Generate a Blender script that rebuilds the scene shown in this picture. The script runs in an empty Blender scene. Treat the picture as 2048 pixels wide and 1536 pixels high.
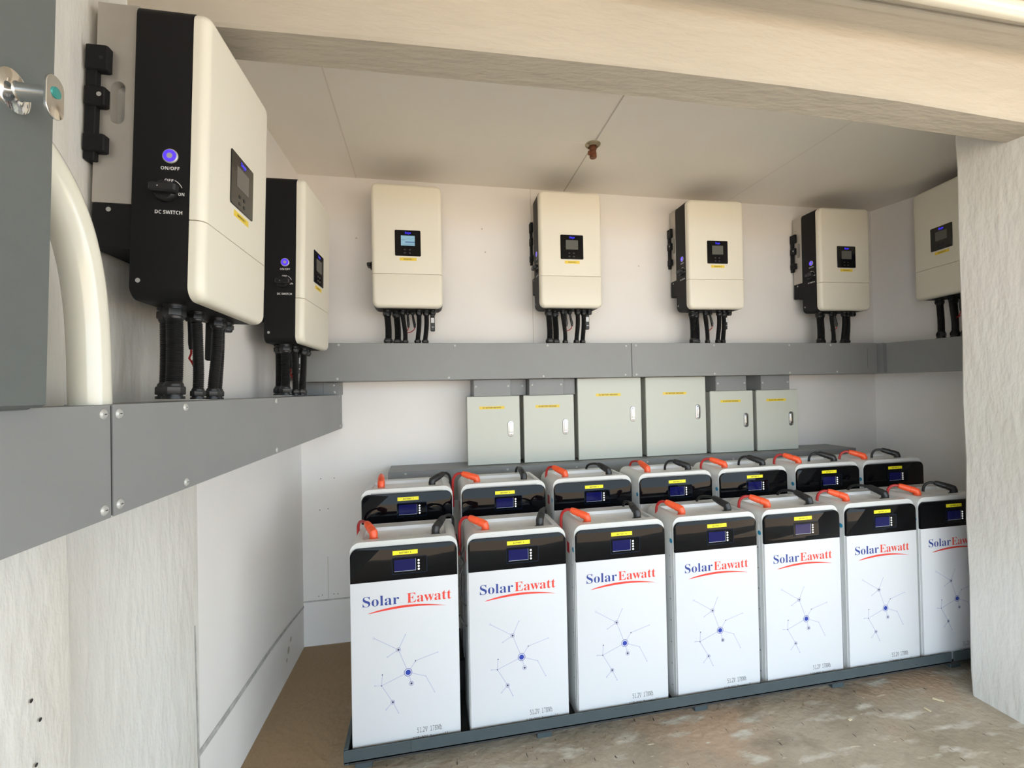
import bpy, math, random
from math import sin, cos, pi, radians
from mathutils import Vector, Matrix

random.seed(7)
sc = bpy.context.scene
col = sc.collection

# ------------------------------------------------------------------ camera
cam_data = bpy.data.cameras.new('camera')
cam = bpy.data.objects.new('camera', cam_data)
col.objects.link(cam)
cam_data.sensor_width = 36.0
cam_data.lens = 902.46 / 2048 * 36.0
cam_data.clip_start = 0.02
yaw, pitch, roll = -0.19, 0.0114, -0.02
fx = Vector((-sin(yaw), cos(yaw), 0)); rx = Vector((cos(yaw), sin(yaw), 0)); up = Vector((0, 0, 1))
fw = fx * cos(pitch) + up * sin(pitch)
uu = up * cos(pitch) - fx * sin(pitch)
cr = rx * cos(roll) + uu * sin(roll)
cu = uu * cos(roll) - rx * sin(roll)
M = Matrix((cr, cu, -fw)).transposed().to_4x4()
M.translation = Vector((0.7868, -3.0838, 1.6098))
cam.matrix_world = M
sc.camera = cam

# ------------------------------------------------------------------ light
world = bpy.data.worlds.new('daylight')
sc.world = world
world.use_nodes = True
bg = world.node_tree.nodes['Background']
bg.inputs[0].default_value = (0.70, 0.87, 1.0, 1)
bg.inputs[1].default_value = 2.6
sun_data = bpy.data.lights.new('sun', 'SUN')
sun_data.energy = 12.0
sun_data.angle = radians(2)
sun_data.color = (1.0, 0.93, 0.82)
sun = bpy.data.objects.new('sun', sun_data)
col.objects.link(sun)
sun.rotation_euler = (radians(-32), radians(14), 0)

vs = sc.view_settings
vs.view_transform = 'Standard'
vs.look = 'None'
vs.gamma = 1.0
vs.use_curve_mapping = False
vs.exposure = 0.97
sc.cycles.use_denoising = True
sc.cycles.max_bounces = 10
sc.cycles.diffuse_bounces = 7
sc.cycles.sample_clamp_indirect = 6.0


# ------------------------------------------------------------------ materials
def mat(name, rgb, rough=0.5, metal=0.0, spec=0.5, noise=0.0, nscale=6.0, bump=0.0, bscale=60.0, emit=None, estr=0.0, rgb2=None, stretch=None, coat=0.0):
    m = bpy.data.materials.new(name)
    m.use_nodes = True
    nt = m.node_tree
    b = nt.nodes['Principled BSDF']
    b.inputs['Base Color'].default_value = (*rgb, 1)
    b.inputs['Roughness'].default_value = rough
    b.inputs['Metallic'].default_value = metal
    b.inputs['Specular IOR Level'].default_value = spec
    if coat:
        b.inputs['Coat Weight'].default_value = coat
        b.inputs['Coat Roughness'].default_value = 0.05
    tc = nt.nodes.new('ShaderNodeTexCoord')
    src = tc.outputs['Object']
    if stretch:
        mp = nt.nodes.new('ShaderNodeMapping')
        mp.inputs['Scale'].default_value = stretch
        nt.links.new(src, mp.inputs['Vector'])
        src = mp.outputs['Vector']
    n = nt.nodes.new('ShaderNodeTexNoise')
    n.inputs['Scale'].default_value = nscale
    n.inputs['Detail'].default_value = 5
    nt.links.new(src, n.inputs['Vector'])
    rp = nt.nodes.new('ShaderNodeValToRGB')
    k = max(noise, 0.004)
    c2 = rgb2 or tuple(c * (1 - k) for c in rgb)
    rp.color_ramp.elements[0].position = 0.35
    rp.color_ramp.elements[0].color = (*c2, 1)
    rp.color_ramp.elements[1].position = 0.65
    rp.color_ramp.elements[1].color = (*rgb, 1)
    nt.links.new(n.outputs['Fac'], rp.inputs['Fac'])
    nt.links.new(rp.outputs['Color'], b.inputs['Base Color'])
    if bump:
        n2 = nt.nodes.new('ShaderNodeTexNoise')
        n2.inputs['Scale'].default_value = bscale
        n2.inputs['Detail'].default_value = 6
        nt.links.new(src, n2.inputs['Vector'])
        bp = nt.nodes.new('ShaderNodeBump')
        bp.inputs['Strength'].default_value = bump
        bp.inputs['Distance'].default_value = 0.01
        nt.links.new(n2.outputs['Fac'], bp.inputs['Height'])
        nt.links.new(bp.outputs['Normal'], b.inputs['Normal'])
    if emit:
        b.inputs['Emission Color'].default_value = (*emit, 1)
        b.inputs['Emission Strength'].default_value = estr
    return m


def floor_material():
    m = bpy.data.materials.new('concrete_floor')
    m.use_nodes = True
    nt = m.node_tree
    L = nt.links.new
    b = nt.nodes['Principled BSDF']
    b.inputs['Roughness'].default_value = 0.62
    b.inputs['Specular IOR Level'].default_value = 0.3
    tc = nt.nodes.new('ShaderNodeTexCoord')

    def noise(scale, detail=6, stretch=None, rot=0.0, off=0.0):
        n = nt.nodes.new('ShaderNodeTexNoise')
        n.inputs['Scale'].default_value = scale
        n.inputs['Detail'].default_value = detail
        mp = nt.nodes.new('ShaderNodeMapping')
        mp.inputs['Scale'].default_value = stretch or (1, 1, 1)
        mp.inputs['Rotation'].default_value = (0, 0, rot)
        mp.inputs['Location'].default_value = (off, off, 0)
        L(tc.outputs['Object'], mp.inputs['Vector'])
        L(mp.outputs['Vector'], n.inputs['Vector'])
        return n.outputs['Fac']

    def ramp(fac, p0, c0, p1, c1):
        r = nt.nodes.new('ShaderNodeValToRGB')
        r.color_ramp.elements[0].position = p0
        r.color_ramp.elements[0].color = (*c0, 1)
        r.color_ramp.elements[1].position = p1
        r.color_ramp.elements[1].color = (*c1, 1)
        L(fac, r.inputs['Fac'])
        return r.outputs['Color']

    def mix(fac, a, bb):
        x = nt.nodes.new('ShaderNodeMix')
        x.data_type = 'RGBA'
        L(fac, x.inputs[0])
        for s, v in ((6, a), (7, bb)):
            if isinstance(v, tuple):
                x.inputs[s].default_value = (*v, 1)
            else:
                L(v, x.inputs[s])
        return x.outputs[2]

    W0, W1 = (0, 0, 0), (1, 1, 1)
    base = ramp(noise(2.2, 8), 0.3, (0.30, 0.25, 0.185), 0.7, (0.50, 0.43, 0.34))
    base = mix(ramp(noise(1.1, 5, off=3.1), 0.5, W0, 0.62, W1), base, (0.50, 0.36, 0.255))      # reddish dust
    base = mix(ramp(noise(5.0, 8, (1, 3, 1), 0.5, 9.0), 0.56, W0, 0.68, W1), base, (0.60, 0.56, 0.48))   # pale smears
    base = mix(ramp(noise(3.0, 8, off=5.5), 0.60, W0, 0.72, W1), base, (0.27, 0.22, 0.165))     # dark stains
    base = mix(ramp(noise(9, 3, (1, 5, 1), 0.9, 2.0), 0.69, W0, 0.74, W1), base, (0.68, 0.61, 0.49))    # scrape marks
    base = mix(ramp(noise(34, 2, off=1.0), 0.755, W0, 0.775, W1), base, (0.70, 0.66, 0.58))      # paint specks
    base = mix(ramp(noise(17, 2, (4, 1, 1), -0.6, 7.0), 0.69, W0, 0.72, W1), base, (0.12, 0.10, 0.08))   # dark nicks
    sx = nt.nodes.new('ShaderNodeSeparateXYZ')          # darker, browner strip beside the left wall
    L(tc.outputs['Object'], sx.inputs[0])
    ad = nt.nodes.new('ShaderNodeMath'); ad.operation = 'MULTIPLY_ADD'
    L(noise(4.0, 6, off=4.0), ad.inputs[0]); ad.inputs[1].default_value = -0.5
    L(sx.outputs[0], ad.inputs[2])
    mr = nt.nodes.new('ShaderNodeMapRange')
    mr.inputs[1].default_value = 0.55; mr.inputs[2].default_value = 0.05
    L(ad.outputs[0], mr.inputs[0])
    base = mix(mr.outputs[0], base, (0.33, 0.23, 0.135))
    L(base, b.inputs['Base Color'])
    bp = nt.nodes.new('ShaderNodeBump')
    bp.inputs['Strength'].default_value = 0.6
    bp.inputs['Distance'].default_value = 0.01
    L(noise(30, 8), bp.inputs['Height'])
    L(bp.outputs['Normal'], b.inputs['Normal'])
    return m


MT = {
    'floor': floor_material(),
    'wall': mat('painted_board', (0.875, 0.85, 0.83), 0.55, noise=0.035, nscale=2.0, bump=0.05, bscale=90),
    'plaster': mat('white_plaster', (0.75, 0.735, 0.705), 0.7, rgb2=(0.64, 0.61, 0.55), nscale=2.2, bump=0.75, bscale=26, stretch=(1, 1, 0.35)),
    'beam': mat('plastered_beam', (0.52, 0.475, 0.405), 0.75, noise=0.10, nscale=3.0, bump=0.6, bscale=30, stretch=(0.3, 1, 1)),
    'ceiling': mat('ceiling_board', (0.92, 0.87, 0.79), 0.6, noise=0.03, nscale=1.5),
    'joint': mat('mortar_joint', (0.56, 0.55, 0.53), 0.8, noise=0.3, nscale=30),
    'board_edge': mat('faint_board_edge', (0.80, 0.74, 0.66), 0.7),
    'seam': mat('panel_seam', (0.58, 0.53, 0.47), 0.8),
    'dirt': mat('plaster_stain', (0.60, 0.55, 0.45), 0.8, noise=0.2),
    'ground': mat('warm_concrete_yard', (0.55, 0.41, 0.29), 0.9, noise=0.15, nscale=1.2),
    'trunk': mat('grey_trunking', (0.255, 0.26, 0.262), 0.42, noise=0.05, nscale=5, bump=0.03, bscale=140),
    'trunk_dark': mat('trunking_gap', (0.03, 0.03, 0.03), 0.6),
    'cab': mat('grey_cabinet_paint', (0.13, 0.145, 0.142), 0.45, noise=0.04, nscale=30, bump=0.05, bscale=200),
    'screw': mat('zinc_screw', (0.52, 0.52, 0.51), 0.42, 0.35),
    'hole': mat('dark_hole', (0.02, 0.02, 0.02), 0.7),
    'steel': mat('latch_steel', (0.42, 0.42, 0.43), 0.3, 0.9),
    'chrome': mat('chrome', (0.80, 0.80, 0.80), 0.08, 1.0),
    'teal': mat('teal_lock_core', (0.05, 0.30, 0.28), 0.2, 0.3),
    'pvc': mat('cream_pvc', (0.80, 0.775, 0.67), 0.16, noise=0.04, nscale=8, coat=0.3),
    'inv_white': mat('cream_enamel', (0.80, 0.765, 0.665), 0.38, noise=0.015),
    'inv_black': mat('black_enamel', (0.008, 0.008, 0.009), 0.55, spec=0.25),
    'silver': mat('brushed_aluminium', (0.52, 0.49, 0.45), 0.42, 0.45, noise=0.05, nscale=20),
    'slot': mat('slot_floor_metal', (0.50, 0.50, 0.49), 0.4, 0.5),  # floor of the heat sink's grip slot, slightly greyer metal
    'glass_black': mat('black_display_glass', (0.006, 0.006, 0.007), 0.12, spec=0.5),
    'lcd_off': mat('grey_lcd', (0.12, 0.12, 0.11), 0.25),
    'lcd_on': mat('lit_lcd', (0.2, 0.35, 0.45), 0.3, emit=(0.22, 0.42, 0.55), estr=0.22),
    'lcd_line': mat('lcd_line', (0.05, 0.10, 0.2), 0.3, emit=(0.06, 0.12, 0.25), estr=0.3),
    'blue_led': mat('blue_led', (0.02, 0.02, 0.4), 0.3, emit=(0.045, 0.03, 1.0), estr=0.55),
    'violet_led': mat('violet_led_ring', (0.05, 0.03, 0.5), 0.3, emit=(0.09, 0.035, 1.0), estr=0.5),
    'print_white': mat('white_print', (0.8, 0.8, 0.8), 0.5),
    'button': mat('grey_button_print', (0.02, 0.02, 0.02), 0.4),
    'sticker': mat('yellow_sticker', (0.84, 0.62, 0.06), 0.45),
    'sticker_lemon': mat('lemon_sticker', (0.92, 0.83, 0.02), 0.45),
    'print_black': mat('black_print', (0.06, 0.05, 0.02), 0.5),
    'black_plastic': mat('black_plastic', (0.011, 0.011, 0.012), 0.38),
    'hose': mat('black_conduit', (0.009, 0.009, 0.010), 0.45),
    'red_wire': mat('red_wire', (0.45, 0.02, 0.02), 0.4),
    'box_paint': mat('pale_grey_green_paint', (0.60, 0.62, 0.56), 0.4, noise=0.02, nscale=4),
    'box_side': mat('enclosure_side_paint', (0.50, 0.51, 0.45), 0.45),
    'gasket': mat('dark_gasket', (0.04, 0.04, 0.04), 0.7),
    'bat_shell': mat('light_grey_enamel', (0.68, 0.69, 0.685), 0.30, noise=0.02),
    'bat_tray': mat('white_enamel', (0.82, 0.82, 0.83), 0.3),
    'bat_white': mat('white_panel', (0.70, 0.705, 0.735), 0.28),
    'bat_glass': mat('gloss_black_glass', (0.003, 0.003, 0.004), 0.02, spec=0.17),
    'bat_lcd': mat('blue_lcd', (0.007, 0.008, 0.085), 0.06, spec=0.25),
    'lcd_edge': mat('lcd_bright_edge', (0.45, 0.5, 0.6), 0.3),
    'bezel': mat('blue_tinted_bezel', (0.004, 0.014, 0.035), 0.08, spec=0.3),
    'dot': mat('white_indicator', (0.9, 0.9, 0.9), 0.3, emit=(1, 1, 1), estr=0.2),
    'logo_blue': mat('navy_ink', (0.025, 0.05, 0.27), 0.4),
    'logo_red': mat('red_ink', (0.78, 0.055, 0.035), 0.4),
    'ink_line': mat('pale_blue_ink', (0.44, 0.45, 0.63), 0.4),
    'ink_dot': mat('blue_ink', (0.02, 0.05, 0.36), 0.4),
    'ink_dark': mat('dark_ink', (0.05, 0.05, 0.12), 0.4),
    'ink_grey': mat('grey_ink', (0.12, 0.12, 0.13), 0.5),
    'orange': mat('orange_plastic', (0.93, 0.115, 0.035), 0.35),
    'plug_black': mat('black_plug', (0.018, 0.018, 0.02), 0.4),
    'red_sticker': mat('red_sticker', (0.45, 0.012, 0.02), 0.4),
    'blue_sticker': mat('turquoise_sticker', (0.02, 0.28, 0.48), 0.35),
    'white_label': mat('white_label', (0.75, 0.76, 0.80), 0.4),
    'rack': mat('slate_rack_paint', (0.060, 0.080, 0.088), 0.45, noise=0.12, nscale=8),
    'rack_dark': mat('rack_board', (0.03, 0.03, 0.032), 0.6),
    'rust': mat('rusty_brown_metal', (0.25, 0.09, 0.045), 0.5, 0.4, noise=0.4, nscale=60),
    'brass': mat('dull_brass', (0.42, 0.36, 0.25), 0.35, 0.7),
    'chip': mat('wood_chip', (0.72, 0.62, 0.42), 0.7),
}


# ------------------------------------------------------------------ mesh building
class MB:
    def __init__(self):
        self.v = []; self.f = []; self.m = []; self.mats = []

    def mi(self, key):
        if key not in self.mats:
            self.mats.append(key)
        return self.mats.index(key)

    def add(self, verts, faces, key, M=None):
        o = len(self.v); k = self.mi(key)
        for p in verts:
            p = Vector(p)
            self.v.append(M @ p if M else p)
        for f in faces:
            self.f.append([i + o for i in f]); self.m.append(k)

    def box(self, a, b, key, M=None):
        (x0, y0, z0), (x1, y1, z1) = a, b
        v = [(x0, y0, z0), (x1, y0, z0), (x1, y1, z0), (x0, y1, z0), (x0, y0, z1), (x1, y0, z1), (x1, y1, z1), (x0, y1, z1)]
        self.add(v, [(0, 3, 2, 1), (4, 5, 6, 7), (0, 1, 5, 4), (1, 2, 6, 5), (2, 3, 7, 6), (3, 0, 4, 7)], key, M)

    def bbox(self, a, b, key, r=0.003, M=None):
        """box with chamfered edges"""
        (x0, y0, z0), (x1, y1, z1) = a, b
        rings = []
        for z, i in ((z0, r), (z0 + r, 0), (z1 - r, 0), (z1, r)):
            rings.append([(x0 + i + r, y0 + i, z), (x1 - i - r, y0 + i, z), (x1 - i, y0 + i + r, z), (x1 - i, y1 - i - r, z),
                          (x1 - i - r, y1 - i, z), (x0 + i + r, y1 - i, z), (x0 + i, y1 - i - r, z), (x0 + i, y0 + i + r, z)])
        self.loft(rings, key, M)

    def loft(self, rings, key, M=None, cap=True, closed=True):
        n = len(rings[0]); v = [p for r in rings for p in r]; f = []
        for k in range(len(rings) - 1):
            for i in range(n if closed else n - 1):
                j = (i + 1) % n
                f.append((k * n + i, k * n + j, (k + 1) * n + j, (k + 1) * n + i))
        if cap:
            f.append(tuple(reversed(range(n))))
            f.append(tuple((len(rings) - 1) * n + i for i in range(n)))
        self.add(v, f, key, M)

    def lathe(self, prof, key, n=20, M=None, cap=True):
        self.loft([[(r * cos(2 * pi * i / n), r * sin(2 * pi * i / n), z) for i in range(n)] for r, z in prof], key, M, cap)

    def tube(self, path, rad, key, n=10, ribs=None, M=None, cap=True):
        path = [Vector(p) for p in path]
        rings = []
        a = None
        for i, p in enumerate(path):
            t = (path[min(i + 1, len(path) - 1)] - path[max(i - 1, 0)]).normalized()
            if a is None:
                a = t.cross(Vector((0.13, 0.21, 0.97)) if abs(t.z) < 0.9 else Vector((1, 0.1, 0)))
            a = (a - t * a.dot(t)).normalized()        # carry the frame along the path
            b = t.cross(a)
            r = rad[i] if isinstance(rad, (list, tuple)) else rad
            rings.append([tuple(p + a * (r * cos(2 * pi * k / n)) + b * (r * sin(2 * pi * k / n))) for k in range(n)])
        self.loft(rings, key, M, cap)

    def disc(self, c, r, key, ax='y', n=20, M=None, r2=0.0):
        """flat disc or ring facing -y / +z / -x"""
        def P(a, rr):
            u, w = rr * cos(a), rr * sin(a)
            return {'y': (c[0] + u, c[1], c[2] + w), 'z': (c[0] + u, c[1] + w, c[2]), 'x': (c[0], c[1] - u, c[2] + w)}[ax]
        if r2 == 0:
            self.add([P(2 * pi * i / n, r) for i in range(n)], [tuple(range(n))], key, M)
        else:
            self.add([P(2 * pi * i / n, r) for i in range(n)] + [P(2 * pi * i / n, r2) for i in range(n)],
                     [(i, (i + 1) % n, n + (i + 1) % n, n + i) for i in range(n)], key, M)

    def build(self, name, parent=None, smooth=30, loc=None):
        me = bpy.data.meshes.new(name)
        me.from_pydata([tuple(p) for p in self.v], [], self.f)
        for k in self.mats:
            me.materials.append(MT[k])
        me.polygons.foreach_set('material_index', self.m)
        if smooth:
            me.polygons.foreach_set('use_smooth', [True] * len(me.polygons))
            me.set_sharp_from_angle(angle=radians(smooth))
        me.update()
        o = bpy.data.objects.new(name, me)
        col.objects.link(o)
        if parent:
            o.parent = parent
        if loc:
            o.location = loc
        return o


def rrect(x0, x1, z0, z1, radii, n=6):
    """closed outline (x, z), counter-clockwise, radii = bottom-left, bottom-right, top-right, top-left"""
    out = []
    for (cx, cz, a0, r) in ((x0, z0, pi, radii[0]), (x1, z0, 1.5 * pi, radii[1]), (x1, z1, 0, radii[2]), (x0, z1, 0.5 * pi, radii[3])):
        r = max(r, 1e-4)
        mx = cx + (r if cx == x0 else -r); mz = cz + (r if cz == z0 else -r)
        for i in range(n + 1):
            a = a0 + 0.5 * pi * i / n
            out.append((mx + r * cos(a), mz + r * sin(a)))
    return out


def slab(mb, x0, x1, z0, z1, yb, yf, radii, key, b=0.0, sides=(1, 1, 1, 1), n=6, bn=4):
    """rounded plate standing in XZ from y=yb (back) to y=yf (front, smaller y) with a rounded front edge of radius b"""
    rings = []
    steps = [(yb, 0.0)]
    if b > 0:
        for i in range(bn + 1):
            a = 0.5 * pi * i / bn
            steps.append((yf + b * (1 - sin(a)), b * (1 - cos(a))))
    else:
        steps.append((yf, 0.0))
    for y, i in steps:
        o = rrect(x0 + i * sides[0], x1 - i * sides[1], z0 + i * sides[2], z1 - i * sides[3], [max(r - i, 1e-4) for r in radii], n)
        rings.append([(x, y, z) for x, z in o])
    mb.loft(rings, key)


def sharp_cap(c, base):
    return chr(base + ord(c) - 65)


def styled(s, style):
    U, Lw, D = {'serif': (0x1D400, 0x1D41A, 0x1D7CE), 'sans': (0x1D5D4, 0x1D5EE, 0x1D7EC), 'mono': (0x1D670, 0x1D68A, 0x1D7F6)}[style]
    r = ''
    for c in s:
        if 'A' <= c <= 'Z': r += chr(U + ord(c) - 65)
        elif 'a' <= c <= 'z': r += chr(Lw + ord(c) - 97)
        elif c.isdigit(): r += chr(D + int(c))
        else: r += c
    return r


_text_cache = {}


def text_geo(s, style='sans', thin=0.0, res=3):
    """letters as flat triangles scaled to width 1; returns verts, faces, height over width"""
    k = (s, style, thin)
    if k not in _text_cache:
        c = bpy.data.curves.new('lettering', 'FONT')
        c.body = styled(s, style) if style else s
        c.size = 1.0
        c.offset = thin
        c.resolution_u = res
        o = bpy.data.objects.new('lettering', c)
        col.objects.link(o)
        dg = bpy.context.evaluated_depsgraph_get()
        dg.update()
        me = bpy.data.meshes.new_from_object(o.evaluated_get(dg))
        vv = [v.co.copy() for v in me.vertices]
        ff = [tuple(p.vertices) for p in me.polygons]
        bpy.data.objects.remove(o)
        bpy.data.meshes.remove(me)
        bpy.data.curves.remove(c)
        x0 = min(v.x for v in vv); x1 = max(v.x for v in vv)
        h = max(v.y for v in vv)
        _text_cache[k] = ([((v.x - x0) / (x1 - x0), v.y / (x1 - x0)) for v in vv], ff, h / (x1 - x0))
    return _text_cache[k]


def put_text(mb, s, x, z, width, key, y=0.0, height=None, style='sans', thin=0.0, face='front', zmin=None):
    """lettering on a face looking to -y (front) or to -x (side: x runs along -y)"""
    vv, ff, h = text_geo(s, style, thin)
    sy = width if height is None else height / h
    pts = []
    for a, b in vv:
        zz = z + b * sy
        if zmin is not None:
            zz = max(zz, zmin)
        pts.append((x + a * width, y, zz) if face == 'front' else (y, x - a * width, zz))
    if face == 'front':
        mb.add(pts, ff, key)
    else:
        mb.add(pts, ff, key)


# ------------------------------------------------------------------ tagging
def tag(o, label=None, category=None, group=None, kind=None):
    if label: o['label'] = label
    if category: o['category'] = category
    if group: o['group'] = group
    if kind: o['kind'] = kind
    return o


def empty(name, loc, rot=(0, 0, 0)):
    o = bpy.data.objects.new(name, None)
    o.empty_display_size = 0.1
    col.objects.link(o)
    o.location = loc
    o.rotation_euler = rot
    return o


def kids(o):
    return [c for c in bpy.data.objects if c.parent == o]


def copy_tree(o, parent=None):
    c = o.copy()
    col.objects.link(c)
    c.parent = parent
    out = {o.name: c}
    for ch in kids(o):
        out.update(copy_tree(ch, c))
    return out


def struct(mb, name, label, category, smooth=30):
    return tag(mb.build(name, smooth=smooth), label, category, kind='structure')


# ------------------------------------------------------------------ setting
WL = 0.0304        # the left wall runs slightly off square
def lx(y): return 0.004 + WL * y
WR = 0.18          # and so does the right wall
def rxw(y): return 4.425 - WR * y

ZC = 3.018
YO = -7.0         # covered strip's unseen outer edge, pushed out to cut sky light on the beam

m = MB()
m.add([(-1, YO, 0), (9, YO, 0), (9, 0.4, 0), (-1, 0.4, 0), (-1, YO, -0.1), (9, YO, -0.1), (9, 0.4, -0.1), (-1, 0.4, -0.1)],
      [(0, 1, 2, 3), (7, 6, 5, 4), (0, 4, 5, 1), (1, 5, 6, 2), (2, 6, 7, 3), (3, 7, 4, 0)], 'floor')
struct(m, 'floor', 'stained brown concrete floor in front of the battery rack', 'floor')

m = MB()
m.add([(-60, -60, -0.12), (60, -60, -0.12), (60, YO, -0.12), (-60, YO, -0.12)], [(0, 1, 2, 3)], 'ground')
struct(m, 'ground', 'sunlit bare ground outside the open shelter', 'ground')

m = MB()
m.box((-0.1, 0.0, 0), (4.65, 0.2, 3.2), 'wall')
m.box((0.004, -0.0015, 0.279), (4.4, 0.0, 0.289), 'joint')                # board joint above the skirting board
m.box((0.1525, -0.001, 0.29), (0.1555, 0.0, 0.56), 'seam')
for x, z in ((0.118, 0.318), (0.188, 0.318), (0.212, 0.316), (0.095, 0.312), (0.11, 0.86), (0.16, 0.865), (0.118, 1.06), (0.2, 1.06)):
    m.disc((x, -0.001, z), 0.003, 'hole', n=8)
m.box((1.538, -0.001, 1.91), (1.541, 0.0, ZC), 'seam')
for x, z in ((1.19, 2.72), (1.21, 2.56), (3.19, 2.42), (0.36, 2.62), (2.35, 2.5)):
    m.disc((x, -0.001, z), 0.006, 'seam', n=8)
struct(m, 'wall_back', 'pale painted back wall of the niche behind the inverters', 'wall')

m = MB()
def lwall(y0, y1, z0, z1, d, key):
    m.add([(lx(y0) + d, y0, z0), (lx(y1) + d, y1, z0), (lx(y1) + d, y1, z1), (lx(y0) + d, y0, z1),
           (lx(y0) - 0.2, y0, z0), (lx(y1) - 0.2, y1, z0), (lx(y1) - 0.2, y1, z1), (lx(y0) - 0.2, y0, z1)],
          [(0, 1, 2, 3), (0, 4, 5, 1), (3, 2, 6, 7), (0, 3, 7, 4), (1, 5, 6, 2)], key)
lwall(-1.256, 0.0, 0, 3.2, 0.0, 'wall')
lwall(-2.0, -1.256, 0, 3.2, 0.001, 'plaster')
# mortar bands: sloping joint over the low board, and the ragged upright joint
yy = [-1.258, -0.976, -0.579, -0.269, 0.0]
zz = [0.322, 0.312, 0.305, 0.284, 0.255]
for i in range(4):
    w = 0.012 - 0.0015 * i
    m.add([(lx(yy[i]) + .002, yy[i], zz[i] - w), (lx(yy[i + 1]) + .002, yy[i + 1], zz[i + 1] - w), (lx(yy[i + 1]) + .002, yy[i + 1], zz[i + 1] + w), (lx(yy[i]) + .002, yy[i], zz[i] + w)], [(0, 1, 2, 3)], 'joint')
m.add([(lx(-1.26) + .0025, -1.262, 0), (lx(-1.25) + .0025, -1.250, 0), (lx(-1.28) + .0025, -1.277, 0.79), (lx(-1.28) + .0025, -1.285, 0.79)], [(0, 1, 2, 3)], 'joint')
for y, z, r in ((-0.3, .15, .02), (-0.33, .11, .012), (-0.26, .19, .014)):
    m.disc((lx(y) + .002, y, z), r, 'dirt', ax='x', n=9)
struct(m, 'wall_left', 'white plastered left wall of the niche under the grey trunking', 'wall')

# left pillar in front of the left wall
m = MB()
edge = []
for z in [0.0, 0.3, 0.6, 0.9, 1.2, 1.5, 1.8, 2.1, 2.4, 2.7, 3.1]:
    edge.append((0.03 + 0.004 * sin(z * 7), -1.945 - 0.006 * sin(z * 5 + 1) + (0.03 if z > 2.2 else 0), z))
rings = [[(e[0] - 0.008, e[1], e[2]), (e[0], e[1] - 0.008, e[2]), (0.028, -2.6, e[2]), (0.026, -3.25, e[2]), (-0.25, -3.25, e[2]), (-0.25, e[1], e[2])] for e in edge]
m.loft(rings, 'plaster')
for y, z in ((-2.03, 0.98), (-2.05, 1.03), (-2.04, 0.9), (-2.12, 0.62), (-2.13, 0.6)):
    m.disc((0.034, y, z), 0.004, 'hole', ax='x', n=8)
struct(m, 'pillar_left', 'rough white plastered pillar at the left behind the grey cabinet', 'pillar')

m = MB()
y0, y1 = -1.2, 0.2
m.add([(rxw(y0), y0, 0), (rxw(y1), y1, 0), (rxw(y1), y1, 3.2), (rxw(y0), y0, 3.2), (rxw(y0) + .2, y0, 0), (rxw(y1) + .2, y1, 0), (rxw(y1) + .2, y1, 3.2), (rxw(y0) + .2, y0, 3.2)],
      [(0, 3, 2, 1), (4, 5, 6, 7), (0, 1, 5, 4), (2, 3, 7, 6), (0, 4, 7, 3)], 'wall')
struct(m, 'wall_right', 'shaded right wall of the niche behind the pillar', 'wall')

# right pillar, closing the niche to the right
m = MB()
rings = []
for z in [0, .12, .3, .6, .9, 1.2, 1.5, 1.8, 2.1, 2.4, 2.7, 3.05]:
    b = 0.012 * sin(z / 3.0 * pi)          # the plaster bellies a little
    w = 0.004 * sin(z * 9) + 0.002 * sin(z * 23)
    rings.append([(3.502 + 0.01, -1.236 + w, z), (3.502, -1.246 + w, z), (3.492 - 0.0 * b, -1.62, z), (3.502, -1.635, z), (5.2, -1.635, z), (5.2, -1.236, z)])
m.loft(rings, 'plaster')
struct(m, 'pillar_right', 'thick rough plastered pillar cutting off the right end of the rack', 'pillar')

# beam over the opening; its lower edges sag a little, as in old plaster
m = MB()
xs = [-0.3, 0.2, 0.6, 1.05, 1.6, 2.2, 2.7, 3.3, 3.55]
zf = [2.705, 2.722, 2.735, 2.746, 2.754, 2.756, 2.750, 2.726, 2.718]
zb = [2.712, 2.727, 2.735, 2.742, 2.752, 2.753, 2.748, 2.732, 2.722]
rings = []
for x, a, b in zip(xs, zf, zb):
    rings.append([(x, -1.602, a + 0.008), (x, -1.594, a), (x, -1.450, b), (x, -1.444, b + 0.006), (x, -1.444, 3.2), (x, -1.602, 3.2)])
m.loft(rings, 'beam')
struct(m, 'beam', 'plastered concrete beam across the top of the niche', 'beam')

m = MB()
m.box((-0.3, -1.45, ZC), (5.0, 0.2, ZC + 0.1), 'ceiling')
for a, b in (((1.742, -1.44), (1.785, -0.0)), ((0.375, -1.44), (0.366, 0.0)), ((3.07, -1.44), (3.085, -0.0))):
    m.add([(a[0] - .004, a[1], ZC - .001), (a[0] + .004, a[1], ZC - .001), (b[0] + .004, b[1], ZC - .001), (b[0] - .004, b[1], ZC - .001)], [(3, 2, 1, 0)], 'seam' if 1.7 < a[0] < 1.8 else 'board_edge')
m.box((0.95, -0.63, ZC - 0.0008), (1.76, -0.626, ZC), 'ceiling')
struct(m, 'ceiling', 'beige ceiling board of the niche above the wall inverters', 'ceiling')

m = MB()
m.box((-0.3, YO + .3, 3.035), (9, -1.6, 3.2), 'beam')  # real soffit near the beam; unseen outer part extended to hold back sky
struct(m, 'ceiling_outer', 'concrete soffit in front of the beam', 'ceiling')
m = MB()
m.bbox((1.9, -1.705, 3.022), (5.5, -1.675, 3.036), 'beam', 0.004)
struct(m, 'trim_1', 'plaster batten under the soffit at upper right', 'trim')
m = MB()
m.tube([(1.4, -1.80, 3.002), (3.3, -1.79, 3.0), (5.6, -1.78, 2.998)], 0.03, 'pvc', n=20)
tag(m.build('ceiling_pipe'), 'cream pipe along the soffit at the upper right corner', 'pipe')


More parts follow.
